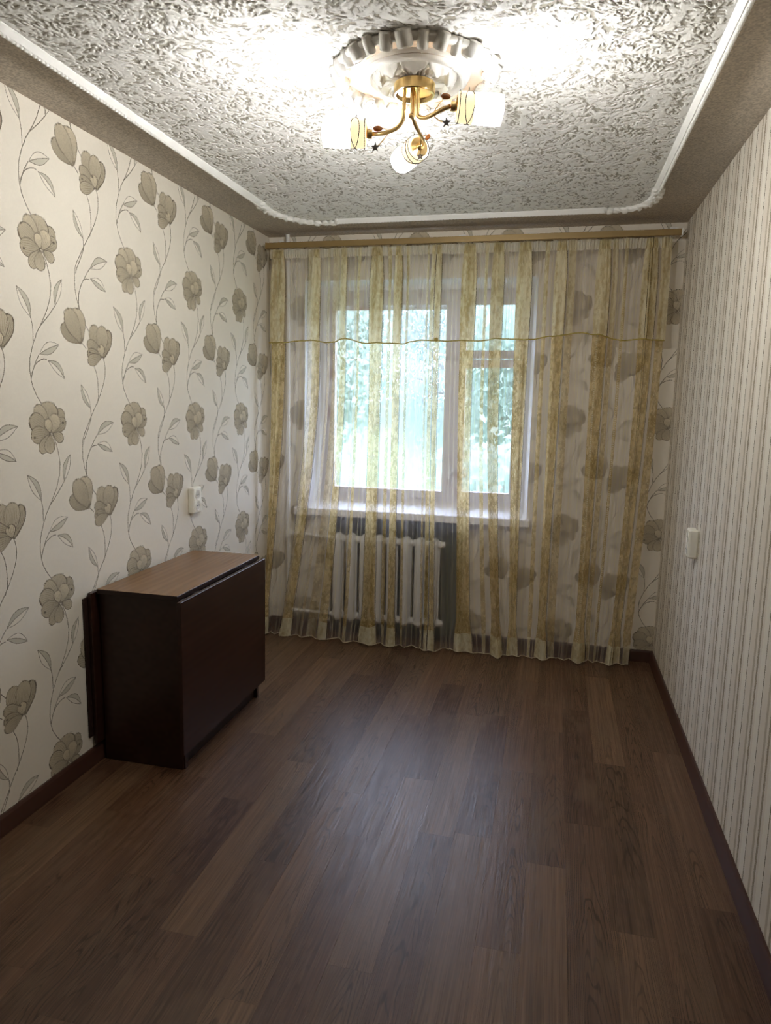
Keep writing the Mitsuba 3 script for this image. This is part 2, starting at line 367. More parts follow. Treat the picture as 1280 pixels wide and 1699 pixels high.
# rope mouldings around the panel
def rope(p0, p1, r=0.0085):
    p0, p1 = np.asarray(p0, float), np.asarray(p1, float)
    L = np.linalg.norm(p1 - p0); t = (p1 - p0) / L
    n, m = int(L / 0.0022), 14
    s = np.linspace(0, L, n)
    th = np.arange(m) * 2 * PI / m
    u = np.cross(t, [0, 0, 1.0]); w = np.cross(t, u)
    SS, TH = np.meshgrid(s, th, indexing='ij')
    R = r * (0.74 + 0.36 * np.abs(np.cos(TH - SS / 0.017 * PI)))
    P = p0 + SS[..., None] * t + R[..., None] * (np.cos(TH)[..., None] * u + np.sin(TH)[..., None] * w)
    f = []
    i, k = np.meshgrid(np.arange(n - 1), np.arange(m), indexing='ij')
    a0, a1, b0, b1 = i * m + k, i * m + (k + 1) % m, (i + 1) * m + k, (i + 1) * m + (k + 1) % m
    f = np.vstack([np.stack([a0, a1, b1], -1).reshape(-1, 3), np.stack([a0, b1, b0], -1).reshape(-1, 3)])
    return trimesh.Trimesh(P.reshape(-1, 3), f, process=False)
ML, MR, MB = 0.280, 2.193, 3.905
def moulding(name, prof_pts, rp0, rp1, label):
    k = struct(name, prism(prof_pts), 'white_polystyrene', label, smooth=False)
    put('rope', rope(rp0, rp1), 'white_polystyrene', k, smooth=True)
zt = H + 0.002
yl, yr = 3.52, 3.60
moulding('trim_1', [(ML + d, y, z) for y in (Y0, yl) for d, z in ((0, zt), (0, H - .024), (.006, H - .027), (.020, H - .012), (.024, zt))], (ML - .004, Y0, H - .022), (ML - .004, yl, H - .022), 'white rope moulding along the left edge of the embossed ceiling panel')
moulding('trim_2', [(MR - d, y, z) for y in (Y0, yr) for d, z in ((0, zt), (0, H - .024), (.006, H - .027), (.020, H - .012), (.024, zt))], (MR + .004, Y0, H - .022), (MR + .004, yr, H - .022), 'white rope moulding along the right edge of the embossed ceiling panel')
moulding('trim_3', [(x, MB - d, z) for x in (0.56, 1.98) for d, z in ((0, zt), (0, H - .024), (.006, H - .027), (.020, H - .012), (.024, zt))], (0.56, MB + .004, H - .022), (1.98, MB + .004, H - .022), 'white rope moulding along the window side of the embossed ceiling panel')
def ornament(name, pts, label):
    c = curve(pts, 15)
    parts = []
    for i, q in enumerate(c):
        tt = c[min(i + 1, 14)] - c[max(i - 1, 0)]
        a = math.atan2(tt[1], tt[0])
        for side in (-1, 1):
            m = trimesh.creation.icosphere(subdivisions=2, radius=1.0)
            m.apply_scale((0.024, 0.011, 0.013))
            m.apply_transform(trimesh.transformations.rotation_matrix(a + side * 0.65, [0, 0, 1]))
            m.apply_translation((q[0] - side * math.sin(a) * 0.013, q[1] + side * math.cos(a) * 0.013, H - 0.014 - 0.004 * (i % 2)))
            parts.append(m)
    parts.append(tube(np.c_[c[:, :2], np.full(15, H - 0.017)], 0.010 + 0.004 * np.sin(np.arange(15) * 2.1), 10))
    struct(name, cat(parts), 'white_polystyrene', label)
ornament('trim_4', [(ML, 3.50, 0), (ML - .012, 3.62, 0), (ML + .015, 3.76, 0), (ML + .10, 3.885, 0), (ML + .19, 3.93, 0), (ML + .29, 3.905, 0)], 'leafy white corner ornament of the ceiling moulding above the left window corner')
ornament('trim_5', [(MR, 3.58, 0), (MR + .004, 3.70, 0), (MR - .012, 3.80, 0), (MR - .06, 3.88, 0), (MR - .13, 3.915, 0), (MR - .22, 3.905, 0)], 'leafy white corner ornament of the ceiling moulding above the right window corner')

# baseboards
def bb(name, x0, x1, y0, y1, nx, ny, label):
    t, h = 0.019, 0.070
    pr = []
    for e in (0, 1):
        for d, z in ((0, 0), (t, 0), (t, .012), (t - .005, .020), (t - .006, h - .010), (t - .011, h), (0, h)):
            if nx: pr.append((x0 + nx * d, (y0, y1)[e], z))
            else: pr.append(((x0, x1)[e], y0 + ny * d, z))
    struct(name, prism(pr), 'baseboard_wood', label, smooth=False)
bb('baseboard_left', 0, 0, Y0, D, 1, 0, 'dark red-brown baseboard along the flowered left wall')
bb('baseboard_right', W, W, Y0, D, -1, 0, 'dark red-brown baseboard along the striped right wall')
bb('baseboard_back', NI['x1'] + .001, W, D, D, 0, -1, 'dark red-brown baseboard under the window wall, right of the radiator')
bb('baseboard_back', 0, NI['x0'] - .001, D, D, 0, -1, 'dark red-brown baseboard under the window wall, left of the radiator')

# ------------------------------------------------------------------ window
win = thing('window_1', 'old wooden double window with a small vent sash, behind the sheer curtain', 'window', kind='structure')
del labels[win]['category']
def frame_poly(outer, holes):
    p = sbox(*outer)
    for h in holes: p = p.difference(sbox(*h))
    return p
fx0, fx1, fz0, fz1 = 0.295, 1.612, 0.845, 2.205
put('frame', extr_y(frame_poly((fx0, fz0, fx1, fz1), [(0.345, 0.905, 1.143, 2.145), (1.190, 0.905, 1.575, 2.145)]), fy - 0.02, fy + 0.07), 'old_frame_paint', win, smooth=False, label='weathered wooden outer frame with centre post')
def sash(x0, z0, x1, z1, w, nm='sash'):
    k = put(nm, extr_y(frame_poly((x0, z0, x1, z1), [(x0 + w, z0 + w, x1 - w, z1 - w)]), fy - 0.035, fy + 0.012), 'old_frame_paint', win, smooth=False)
    put('pane', bx(x0 + w - .005, x1 - w + .005, fy - 0.006, fy - 0.005, z0 + w - .005, z1 - w + .005), 'window_glass', k, smooth=False)
scene['window_glass'] = {'type': 'thindielectric', 'int_ior': 1.5}
sash(0.336, 0.898, 1.150, 2.152, 0.046)
sash(1.183, 0.898, 1.582, 1.775, 0.050)
sash(1.183, 1.782, 1.582, 2.152, 0.048, 'vent_sash')
put('glazing_bar', bx(0.345, 1.143, fy + .02, fy + .05, 2.085, 2.11), 'old_frame_paint', win, smooth=False)
put('sill', cat([bx(0.180, 1.678, D - 0.055, D + 0.001, 0.778, 0.824, 0.004), prism([(x, y, z) for x in (WO['x0'] + .001, WO['x1'] - .001) for y, z in ((D - .003, .80), (D - .003, .8235), (fy + .02, .80), (fy + .02, .872))])]), 'sill_paint', win, smooth=False, label='white painted window sill board')
for z in (1.62, 1.86):
    put('hinge', cat([tube([(1.592, fy - .05, z - .03), (1.592, fy - .05, z + .03)], 0.008, 8), bx(1.575, 1.60, fy - .046, fy - .035, z - .022, z + .022)]), 'dark_metal', win)
mat('dark_metal', (0.09, 0.08, 0.075), 0.4, 0.5, metallic=0.6)
put('latch', cat([bx(1.148, 1.160, fy - .05, fy - .034, 1.02, 1.12, .003), tube([(1.154, fy - .05, 1.06), (1.175, fy - .06, 1.085), (1.195, fy - .06, 1.11)], 0.006, 8)]), 'white_polystyrene', win)

# ------------------------------------------------------------------ radiator and pipes
rad = thing('radiator', 'white cast-iron column radiator in the niche under the window', 'radiator')
ry = D - 0.015
nsec = 8
sx0, pitch_ = 0.475, 0.0895
for i in range(nsec):
    x = sx0 + i * pitch_
    pts = []
    m = []
    for yy in (-0.035, 0.035):
        m.append(tube([(x, ry + yy, z) for z in (0.10, 0.125, 0.16, 0.38, 0.60, 0.635, 0.66)], [0.012, 0.024, 0.029, 0.028, 0.029, 0.024, 0.012], 12))
    m.append(ball((x, ry, 0.632), 1, 2, (0.034, 0.062, 0.040)))
    m.append(ball((x, ry, 0.125), 1, 2, (0.034, 0.062, 0.040)))
    m.append(bx(x - .036, x + .036, ry - .006, ry + .006, 0.13, 0.63))
    m.append(tube([(x - pitch_ / 2, ry, 0.632), (x + pitch_ / 2, ry, 0.632)], 0.024, 12))
    m.append(tube([(x - pitch_ / 2, ry, 0.125), (x + pitch_ / 2, ry, 0.125)], 0.024, 12))
    put('section', cat(m), 'radiator_paint', rad)
for z in (.632, .125):
    put('plug', tube([(sx0 + nsec * pitch_ - pitch_ / 2 - .003, ry, z), (sx0 + nsec * pitch_ - pitch_ / 2 + .022, ry, z)], 0.019, 8), 'radiator_paint', rad)
for x in (sx0 + pitch_ / 2, sx0 + 6.5 * pitch_):
    put('wall_bracket', bx(x - .008, x + .008, ry + .02, D + .106, 0.085, 0.099), 'dark_metal', rad)
pipe = thing('heating_pipe', 'white heating riser with two branches left of the radiator', 'pipe')
put('riser', tube([(0.145, D - .055, z) for z in (0.0, 0.5, 1.0, 2.0, H)], 0.0125, 14), 'radiator_paint', pipe)
xr0 = sx0 - pitch_ / 2
put('branch', tube(curve([(0.145, D - .055, 0.655), (0.25, D - .05, 0.652), (0.36, D - .03, 0.64), (xr0 - .001, ry, 0.632)], 12), 0.0125, 12), 'radiator_paint', pipe)
put('branch', tube(curve([(0.145, D - .055, 0.14), (0.25, D - .05, 0.138), (0.36, D - .03, 0.13), (xr0 - .001, ry, 0.125)], 12), 0.0125, 12), 'radiator_paint', pipe)
for z in (.655, .14):
    put('tee_fitting', cat([tube([(0.145, D - .055, z - .03), (0.145, D - .055, z + .03)], 0.018, 12), tube([(0.145, D - .055, z), (0.178, D - .054, z)], 0.018, 12)]), 'radiator_paint', pipe)
put('floor_collar', tube([(0.145, D - .055, 0.0), (0.145, D - .055, 0.012)], 0.024, 14), 'radiator_paint', pipe)

# ------------------------------------------------------------------ curtain rail
mat('gold_rail', (0.30, 0.205, 0.085), 0.38, 0.5, metallic=0.35)
rail = thing('curtain_rail', 'gold curtain rail with white brackets above the sheer curtain', 'curtain rail')
RY = D - 0.115
put('rail', cat([bx(0.035, 2.39, RY - .016, RY - .012, 2.409, 2.441, .001), bx(0.035, 2.39, RY - .013, RY + .024, 2.436, 2.441), bx(0.035, 2.39, RY - .012, RY - .004, 2.409, 2.414)]), 'gold_rail', rail, smooth=False)
put('glide_track', bx(0.037, 2.388, RY - .003, RY + .022, 2.420, 2.437), 'socket_plastic', rail, smooth=False)
for x in (0.085, 1.215, 2.36):
    put('bracket', cat([bx(x - .013, x + .013, RY - .002, D, 2.441, 2.450, .001), bx(x - .014, x + .014, D - .006, D - .0005, 2.415, 2.48, .002)]), 'white_polystyrene', rail, smooth=False, label='white bracket')
put('end_cap', bx(0.030, 0.036, RY - .018, RY + .025, 2.407, 2.443, .001), 'gold_rail', rail, smooth=False)
put('end_cap', bx(2.389, 2.397, RY - .018, RY + .025, 2.407, 2.443, .001), 'white_polystyrene', rail, smooth=False, label='white end cap')

# ------------------------------------------------------------------ sheer curtain with satin stripes
BANDS = [(.066,.160,1.),(.300,.336,.55),(.336,.384,1.),(.428,.448,.5),(.463,.506,.55),(.512,.550,.85),(.592,.606,.5),(.617,.636,.8),(.690,.770,1.),(.799,.820,.75),(.838,.884,1.),(.908,.926,.7),
         (1.028,1.042,.6),(1.055,1.075,.8),(1.080,1.115,1.),(1.229,1.314,1.),(1.359,1.376,.7),(1.398,1.468,1.),(1.540,1.622,1.),(1.690,1.712,.75),(1.745,1.810,1.),(1.820,1.858,.6),
         (1.966,2.042,1.),(2.053,2.080,.6),(2.110,2.128,.7),(2.206,2.284,1.),(2.300,2.372,.75)]
def bandmask(u):
    a = mi.Float(0.0)
    for x0, x1, s in BANDS:
        a = dr.maximum(a, s * smoothstep(x0 - .0012, x0 + .0012, u) * (1 - smoothstep(x1 - .0012, x1 + .0012, u)))
    return a
def beads(u, v):
    a = mi.Float(0.0)
    for c in (2.118, 2.145, .415, 1.99):
        a = dr.maximum(a, (1 - smoothstep(.003, .005, dr.abs(u - c))) * smoothstep(.1, .4, dr.sin(v * 520.0)))
    return a
def threads(u):
    a = mi.Float(0.0)
    for c in (.20,.235,.262,.282,.405,.57,.655,.668,.95,.975,1.005,1.15,1.18,1.205,1.335,1.49,1.505,1.52,1.65,1.672,1.73,1.89,1.905,1.935,2.09,2.17,2.185):
        a = dr.maximum(a, 1 - smoothstep(.0009, .0022, dr.abs(u - c)))
    return a
def dark_fold_lines(u):  # dark brown threads, and fold shadow painted along the satin band edges
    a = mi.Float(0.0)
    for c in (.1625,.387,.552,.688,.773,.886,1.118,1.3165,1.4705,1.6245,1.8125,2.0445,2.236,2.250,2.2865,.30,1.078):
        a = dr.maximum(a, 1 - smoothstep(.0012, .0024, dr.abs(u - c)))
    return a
def make_voile(key, band_op, top):
    def opacity(p, n, uv):
        u, v = uv.x, uv.y
        b = bandmask(u)
        fine = 0.7 + 0.6 * tnoise(u * 620.0, v * 4.0)
        hem = 0.0 if top else 1 - smoothstep(0.136, 0.140, v + 0.03 * tnoise(u * 14.0))
        sheer = 0.085 + 0.05 * fine + 0.13 * smoothstep(0.45, 0.85, tnoise(u * 85.0 + 0.6 * tnoise(v * 3.0), v * 0.7))
        o = sheer + b * (band_op + (0.97 - band_op) * hem - sheer) * (0.86 + 0.14 * fine)
        o = dr.maximum(o, (0.45 + 0.35 * hem) * threads(u)); o = dr.maximum(o, 0.7 * dark_fold_lines(u)); o = dr.maximum(o, 0.75 * beads(u, v))
        return dr.clip(o, 0, 0.97)
    def color(p, n, uv):
        u, v = uv.x, uv.y
        b = bandmask(u)
        hem = 0.0 if top else 1 - smoothstep(0.136, 0.140, v + 0.03 * tnoise(u * 14.0))
        jac = tfbm(u * 110 + 3.0, v * 62.0, 1.0, octaves=2) * 0.65 + tnoise(u * 38.0, v * 14.0, 2.0) * 0.35
        jac = smoothstep(0.24, 0.72, jac)
        gold = mix(mi.Color3f(0.43, 0.305, 0.105), mi.Color3f(0.73, 0.575, 0.29), jac)
        painted_glint = smoothstep(0.80, 0.93, tnoise(u * 420.0, v * 170.0)) * (1 - 0.6 * hem)  # glints of the metallic weft, painted as pale flecks
        gold = mix(gold, mi.Color3f(0.92, 0.83, 0.52), painted_glint)
        sheen = tnoise(u * 75.0 + 2.0 * tnoise(v * 5.0), v * 4.5, 7.0)  # satin sheen painted into the colour as vertical streaks
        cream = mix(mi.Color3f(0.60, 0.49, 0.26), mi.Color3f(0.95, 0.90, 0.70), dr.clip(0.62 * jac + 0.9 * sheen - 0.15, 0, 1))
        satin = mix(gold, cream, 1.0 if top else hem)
        c = mix(mi.Color3f(0.74, 0.68, 0.66), satin, smoothstep(0.2, 0.7, b))
        c = mix(c, mi.Color3f(0.80, 0.74, 0.56), dr.maximum(threads(u), beads(u, v)) * 0.9)
        return mix(c, mi.Color3f(0.17, 0.125, 0.06), 0.85 * dark_fold_lines(u))
    scene[key] = {'type': 'mask', 'opacity': proc(opacity), 'b': {'type': 'principledthin', 'base_color': proc(color), 'roughness': 0.40, 'diff_trans': 1.15, 'sheen': 0.2, 'eta': 1.5}}
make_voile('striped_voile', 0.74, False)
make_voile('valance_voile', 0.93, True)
scene['heading_voile'] = {'type': 'mask', 'opacity': 0.82, 'b': {'type': 'principledthin', 'roughness': 0.5, 'diff_trans': 0.7,
    'base_color': proc(lambda p, n, uv: mix(mi.Color3f(0.76, 0.72, 0.62), mix(mi.Color3f(0.50, 0.40, 0.17), mi.Color3f(0.86, 0.79, 0.55), tnoise(uv.x * 90, uv.y * 60)), bandmask(uv.x) * 0.9))}}
mat('gold_cord', (0.46, 0.36, 0.10), 0.3, 0.6, metallic=0.5)
mat('cream_edging', (0.62, 0.55, 0.40), 0.6, 0.3)
CBW = [((a + b) / 2, (b - a) / 2) for a, b, s in BANDS if s >= .99]
n1 = lambda a, s=0: meshkit.noise(np.stack([a, np.zeros_like(a) + .3, np.zeros_like(a) + .7], -1), s)
SWU = np.array([.05,.11,.34,.45,.60,.73,1.0,1.27,1.43,1.58,1.78,2.0,2.24,2.34,2.4])
SWD = np.array([-.035,-.070,-.150,-.125,-.05,.0,.02,.035,.085,.022,.0,.0,-.045,-.045,-.06])
CB = [(a + b) / 2 for a, b, s in BANDS if s >= .8]
def fold(U, Z):
    w = U + 0.012 * (n1(U * 9, 3) - .5) + 0.010 * (1.4 - Z) * (n1(U * 6 + 9, 4) - .5)
    f = 0.55 * np.sin(2 * PI * w / 0.098 + 2.4 * n1(U * 5, 5)) + 0.35 * np.sin(2 * PI * w / 0.061 + 3 * n1(U * 4, 6)) + 0.5 * (n1(U * 3.4, 8) - 0.5)
    crest = sum(np.exp(-((U - c) / 0.030) ** 2) for c in CB)
    f = f * 0.6 - 0.75 * crest + 0.25
    amp = np.interp(Z, [0, .12, .6, 1.5, 2.2, 2.34, 2.40], [.044, .038, .036, .032, .028, .014, .006])
    rip = 0.0022 * np.sin(2 * PI * (U / 0.021 + 1.5 * n1(U * 11, 9))) * np.interp(Z, [0, 2.0, 2.36, 2.41], [.2, .4, 1.4, 1.6])
    return f * amp + rip
def curtain_pos(U, Z):
    wt = np.clip((1.65 - Z) / 1.41, 0, 1.15) ** 1.5
    X = U + np.interp(U, SWU, SWD) * wt
    kz = np.interp(Z, [0, .10, .22, .9, 1.7, 2.0, 2.22, 2.33, 2.40], [-.30, -.10, .42, .36, .14, 0., -.02, .22, .42])
    for c, hw_ in CBW:
        X = X - kz * (U - c) * np.exp(-((U - c) / (1.5 * hw_)) ** 2)
    hemf = np.clip((0.16 - Z) / 0.16, 0, 1)
    back = np.interp(U, [0, .6, 1.3, 2.0, 2.4], [.085, .085, .06, .03, .01])
    Yb = RY - 0.002 - back * np.clip((2.4 - Z) / 2.4, 0, 1)
    wr = 0.004 * (meshkit.noise(np.stack([U * 26, Z * 9, U * 0], -1), 21) - .5) * np.clip((2.45 - Z), 0, 1)
    Yv = Yb + fold(U, Z) + wr + 0.055 * hemf * (n1(U * 10, 14) - 0.62)
    return X, np.minimum(Yv, D - 0.066)
def cloth(U0, U1, nu, zlo, zhi, nz, off=0.0, wig=None):
    u = np.linspace(U0, U1, nu); t = np.linspace(0, 1, nz)
    U, Tt = np.meshgrid(u, t, indexing='ij')
    lo = zlo(u)[:, None] if callable(zlo) else zlo
    hi = zhi(u)[:, None] if callable(zhi) else zhi
    Z = lo + (hi - lo) * Tt
    X, Yv = curtain_pos(U, Z)
    Yv = Yv - off
    if wig is not None: Yv = Yv + wig(U, Z)
    v = np.stack([X, Yv, Z], -1).reshape(-1, 3)
    return trimesh.Trimesh(v, grid_faces(nu, nz), process=False), np.stack([U, Z], -1).reshape(-1, 2), np.stack([X, Yv, Z], -1)
cur = thing('curtain', 'sheer curtain with gold satin stripes and a short valance hanging over the window', 'curtain')
UL, UR = 0.060, 2.340
bot = lambda u: 0.008 + 0.012 * n1(u * 7, 31)
m, uv, P = cloth(UL, UR, 1150, bot, 2.388, 150)
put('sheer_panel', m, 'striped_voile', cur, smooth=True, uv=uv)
put('hem_edging', tube(P[::3, 0], 0.0022, 6), 'cream_edging', cur, smooth=True)
vz = lambda u: np.interp(u, [0, .16, .3, 1.2, 1.6, 1.72, 2.0, 2.12, 2.4], [1.848, 1.850, 1.862, 1.858, 1.866, 1.892, 1.900, 1.872, 1.868]) + 0.024 * (n1(u * 9, 33) - .5) * 2
def vw(U, Z): return -0.014 * np.clip((2.40 - Z) / .5, 0, 1) * (0.3 + 1.2 * n1(U * 10, 35)) + 0.006 * (meshkit.noise(np.stack([U * 30, Z * 22, U * 0], -1), 41) - .5)
m, uv, P = cloth(UL - .002, UR + .008, 1150, vz, 2.388, 60, 0.010, vw)
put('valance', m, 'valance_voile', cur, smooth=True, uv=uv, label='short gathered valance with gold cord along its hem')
q = P[::2, 0].copy()
put('valance_cord', tube(q, 0.0035, 8), 'gold_cord', cur, smooth=True, label='shiny gold cord')
ib = np.argmin(np.abs(q[:, 0] - 1.098))
put('cord_bead', ball(q[ib] + (0, -.006, .006), 0.012, 2), 'gold_cord', cur, smooth=True, label='gold bead')
def hw(U, Z): return 0.006 * np.sin(2 * PI * U / 0.0135 + 4 * n1(U * 20, 51)) - 0.006 * np.sin(PI * np.clip((Z - 2.345) / .06, 0, 1)) 
m, uv, P = cloth(UL - .002, UR + .008, 1150, lambda u: 2.343 + 0.006 * n1(u * 40, 52), lambda u: 2.393 + 0.010 * n1(u * 60, 53), 12, 0.014, hw)
put('heading_tape', m, 'heading_voile', cur, smooth=True, uv=uv, label='ruched pale heading tape')

for i in range(24):
    xh = .075 + i * 2.265 / 23
    put('hook', tube(curve([(xh, RY - .012, 2.385), (xh + .002, RY - .004, 2.398), (xh, RY + .006, 2.4085)], 7), .0013, 6), 'dark_metal', cur, smooth=True)

# ------------------------------------------------------------------ folded drop-leaf table by the left wall
def veneer(p, n, uv):
    g = tnoise(p.x * 60 + 2, p.y * 2.2, p.z * 60)
    f = tfbm(p.x * 9, p.y * 1.6, p.z * 9)
    return mix(mi.Color3f(0.013, 0.0045, 0.003), mi.Color3f(0.031, 0.0105, 0.006), 0.5 * g + 0.5 * f)
def veneer_top(p, n, uv):
    g = tnoise(p.x * 90, p.y * 2.6)
    f = tfbm(p.x * 11, p.y * 2.0, 3.0)
    c = mix(mi.Color3f(0.115, 0.056, 0.023), mi.Color3f(0.185, 0.10, 0.046), 0.55 * g + 0.45 * f)
    seam = 1 - smoothstep(.001, .0025, dr.abs(p.y - 2.78 - 0.1 * (p.x - .2)))
    return mix(c, mi.Color3f(0.12, 0.06, 0.03), 0.4 * seam)
mat('mahogany_veneer', proc(veneer), 0.36, 0.32)
mat('orange_table_top', proc(veneer_top), 0.33, 0.5)  # top veneer lighter and more orange than the side veneer
mat('table_dark', (0.018, 0.008, 0.006), 0.5, 0.3)
tb = thing('folding_table', 'folded dark brown drop-leaf table standing against the flowered wall', 'table')
put('top_slab', bx(0.032, 0.393, 2.412, 3.205, 0.720, 0.7392, .0015), 'table_dark', tb, smooth=False)
put('table_top', bx(0.0325, 0.3925, 2.4125, 3.2045, 0.7392, 0.741, .0008), 'orange_table_top', tb, smooth=False, label='orange-brown polished table top')
put('side_panel', bx(0.030, 0.388, 2.430, 2.448, 0.0, 0.720, .0015), 'mahogany_veneer', tb, smooth=False)
put('side_panel', bx(0.030, 0.388, 3.168, 3.186, 0.0, 0.720, .0015), 'mahogany_veneer', tb, smooth=False)
put('core_board', bx(0.200, 0.216, 2.448, 3.168, 0.03, 0.72), 'table_dark', tb, smooth=False)
put('edge_post', bx(0.378, 0.394, 2.438, 2.462, 0.0, 0.718, .002), 'mahogany_veneer', tb, smooth=False)
put('stretcher', bx(0.340, 0.372, 2.448, 3.168, 0.0, 0.09, .002), 'table_dark', tb, smooth=False)
lf = bx(-0.009, 0.009, 2.372, 3.19, -0.636, 0.0, .0025)
lf.apply_transform(trimesh.transformations.rotation_matrix(0.006, [0, 1, 0])); lf.apply_translation((0.421, 0, 0.729))
lk = put('leaf', lf, 'mahogany_veneer', tb, smooth=False, label='hanging dark leaf facing the room')
put('screw', ball((0.4255, 2.412, 0.636), 0.004, 1), 'dark_metal', lk)
put('leaf', bx(0.008, 0.025, 2.385, 3.19, 0.085, 0.729, .0025), 'mahogany_veneer', tb, smooth=False, label='leaf folded down between body and wall')
for y in (2.56, 3.05):
    put('hinge', cat([bx(0.386, 0.414, y - .02, y + .02, 0.717, 0.7195), tube([(0.402, y - .02, .718), (0.402, y + .02, .718)], .0035, 8)]), 'dark_metal', tb)
put('dark_strip', bx(0.0005, 0.0075, 2.362, 2.40, 0.12, 0.71, .001), 'table_dark', tb, smooth=False)  # thin dark upright strip against the wall, beside the folded leaf

# ------------------------------------------------------------------ sockets
def socket(x, nx, y0, y1, z0, z1, depth, label):
    k = thing('wall_socket', label, 'socket')
    xa, xb = (x, x + nx * depth) if nx > 0 else (x + nx * depth, x)
    put('housing', bx(xa, xb, y0, y1, z0, z1, .006), 'socket_plastic', k, smooth=25)
    face = x + nx * depth
    for zc in (z0 + (z1 - z0) * .29, z0 + (z1 - z0) * .71):
        yc = (y0 + y1) / 2
        r = min((y1 - y0) * .36, (z1 - z0) * .19)
        prof = [(r * .0, -.010), (r * .82, -.010), (r * .86, 0.0012), (r, 0.0016), (r * 1.06, -.0005)]
        c = lathe(np.array(prof), 28, (nx, 0, 0), (face + nx * .0005, yc, zc))
        prof2 = [(0, .0005), (r * .8, .0005), (r * .8, .0009), (0, .0009)]
        o = put('outlet', cat([lathe(np.array([(r * .8, 0.0), (r, 0.0022), (r * 1.05, 0.0)]), 28, (nx, 0, 0), (face, yc, zc))]), 'socket_plastic', k)
        put('recess', lathe(np.array([(0, .0004), (r * .82, .0006)]), 28, (nx, 0, 0), (face, yc, zc)), 'socket_shade', o)  # flat disc in darker plastic, painting the shade of the socket well
        for s in (-1, 1):
            put('pin_hole', lathe(np.array([(0, .0012), (.0032, .0012), (.0032, 0)]), 12, (nx, 0, 0), (face, yc + s * .0095, zc)), 'socket_hole', o)
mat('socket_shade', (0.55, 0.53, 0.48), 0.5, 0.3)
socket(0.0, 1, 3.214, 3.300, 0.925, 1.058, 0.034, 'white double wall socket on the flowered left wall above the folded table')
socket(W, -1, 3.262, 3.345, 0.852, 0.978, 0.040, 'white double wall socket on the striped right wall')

# ------------------------------------------------------------------ ceiling rosette
mat('plaster', (0.58, 0.555, 0.51), 0.6, 0.3)
matte('peach_plate', (0.62, 0.47, 0.35))
CX, CY = 1.328, 2.245
ros = thing('ceiling_rosette', 'ornate white scrolled ceiling rosette around the chandelier', 'ceiling rosette')
put('back_plate', lathe([(0, H - .020), (.222, H - .020), (.228, H - .012), (.228, H - .004), (0, H - .004)], 48, None, (CX, CY, 0)), 'peach_plate', ros, label='plain peach plate')
nr, nt = 44, 240
rr, tt = np.meshgrid(np.linspace(0.02, 0.138, nr), np.arange(nt) * 2 * PI / nt, indexing='ij')
lobe = np.abs(np.cos(tt * 4.5)) ** 0.7
prof = np.where(rr > 0.112, 0.012 + 0.012 * np.sin(np.clip((rr - .112) / .026, 0, 1) * PI) ** .6, 0.005 + 0.004 * (rr < .045))
inner = np.clip((0.110 - rr) / .012, 0, 1) * np.clip((rr - .03) / .012, 0, 1)
veins = 0.013 * inner * (lobe * np.clip(np.sin((rr - .03) / .08 * PI), 0, 1) + 0.45 * np.abs(np.sin(tt * 13.5 + rr * 90)) * lobe + 0.7 * np.exp(-((np.abs(np.sin(tt * 4.5)) - .95) / .06) ** 2))
curl = 0.020 * inner * np.exp(-((rr - .093 + .008 * np.cos(9 * tt)) / .008) ** 2) * (0.4 + .6 * lobe)
hz = prof + veins + curl
rr = rr * 1.17
vv = np.stack([CX + rr * np.cos(tt), CY + rr * np.sin(tt), H - .021 - hz], -1)
i, k = np.meshgrid(np.arange(nr - 1), np.arange(nt), indexing='ij')
a0, a1, b0, b1 = i * nt + k, i * nt + (k + 1) % nt, (i + 1) * nt + k, (i + 1) * nt + (k + 1) % nt
ff = np.vstack([np.stack([a0, b1, b0], -1).reshape(-1, 3), np.stack([a0, a1, b1], -1).reshape(-1, 3)])
rim = lathe([(.161, H - .032), (.166, H - .026), (.167, H - .019)], 64, None, (CX, CY, 0))
put('medallion', cat([trimesh.Trimesh(vv.reshape(-1, 3), ff, process=False), rim]), 'plaster', ros, smooth=True, label='round medallion with acanthus leaf relief')
def scroll(r, L):
    m = [lathe([(0, -L / 2), (r * .8, -L / 2), (r, -L / 2 + .005), (r * 1.02, 0), (r, L / 2 - .004), (r * .88, L / 2), (r * .80, L / 2 - .003), (0, L / 2 - .004)], 22)]
    th = np.linspace(0, 4.2 * PI, 40)
    rad_ = r * (0.86 - 0.68 * th / th[-1])
    m.append(tube(np.stack([rad_ * np.cos(th), rad_ * np.sin(th), np.full(40, L / 2 - .001)], 1), .0028, 6))
    m.append(ball((0, 0, L / 2 - .002), .0045, 1))
    return cat(m)
NS = 28
for i in range(NS):
    a = 2 * PI * (i + .3) / NS
    r = [.023, .016, .020, .014, .025, .015, .018][i % 7]
    R0 = .219 + .010 * abs(math.cos(2 * a)) + (.006 if i % 2 else 0)
    m = scroll(r, .046)
    m.apply_transform(trimesh.geometry.align_vectors([0, 0, 1], [-math.cos(a + .25 * (i % 3 - 1)), -math.sin(a + .25 * (i % 3 - 1)), -1.5]))
    m.apply_translation((CX + R0 * math.cos(a), CY + R0 * math.sin(a), H - .026))
    put('scroll', m, 'plaster', ros)
ring = []
for i in range(NS):
    a = 2 * PI * (i + .8) / NS
    ring.append(ball((0, 0, 0), 1, 1, (.030, .016, .013)))
    ring[-1].apply_transform(trimesh.transformations.rotation_matrix(a + PI / 2, [0, 0, 1]))
    ring[-1].apply_translation((CX + .226 * math.cos(a), CY + .226 * math.sin(a), H - .018))
put('scroll_ring', cat(ring), 'plaster', ros)

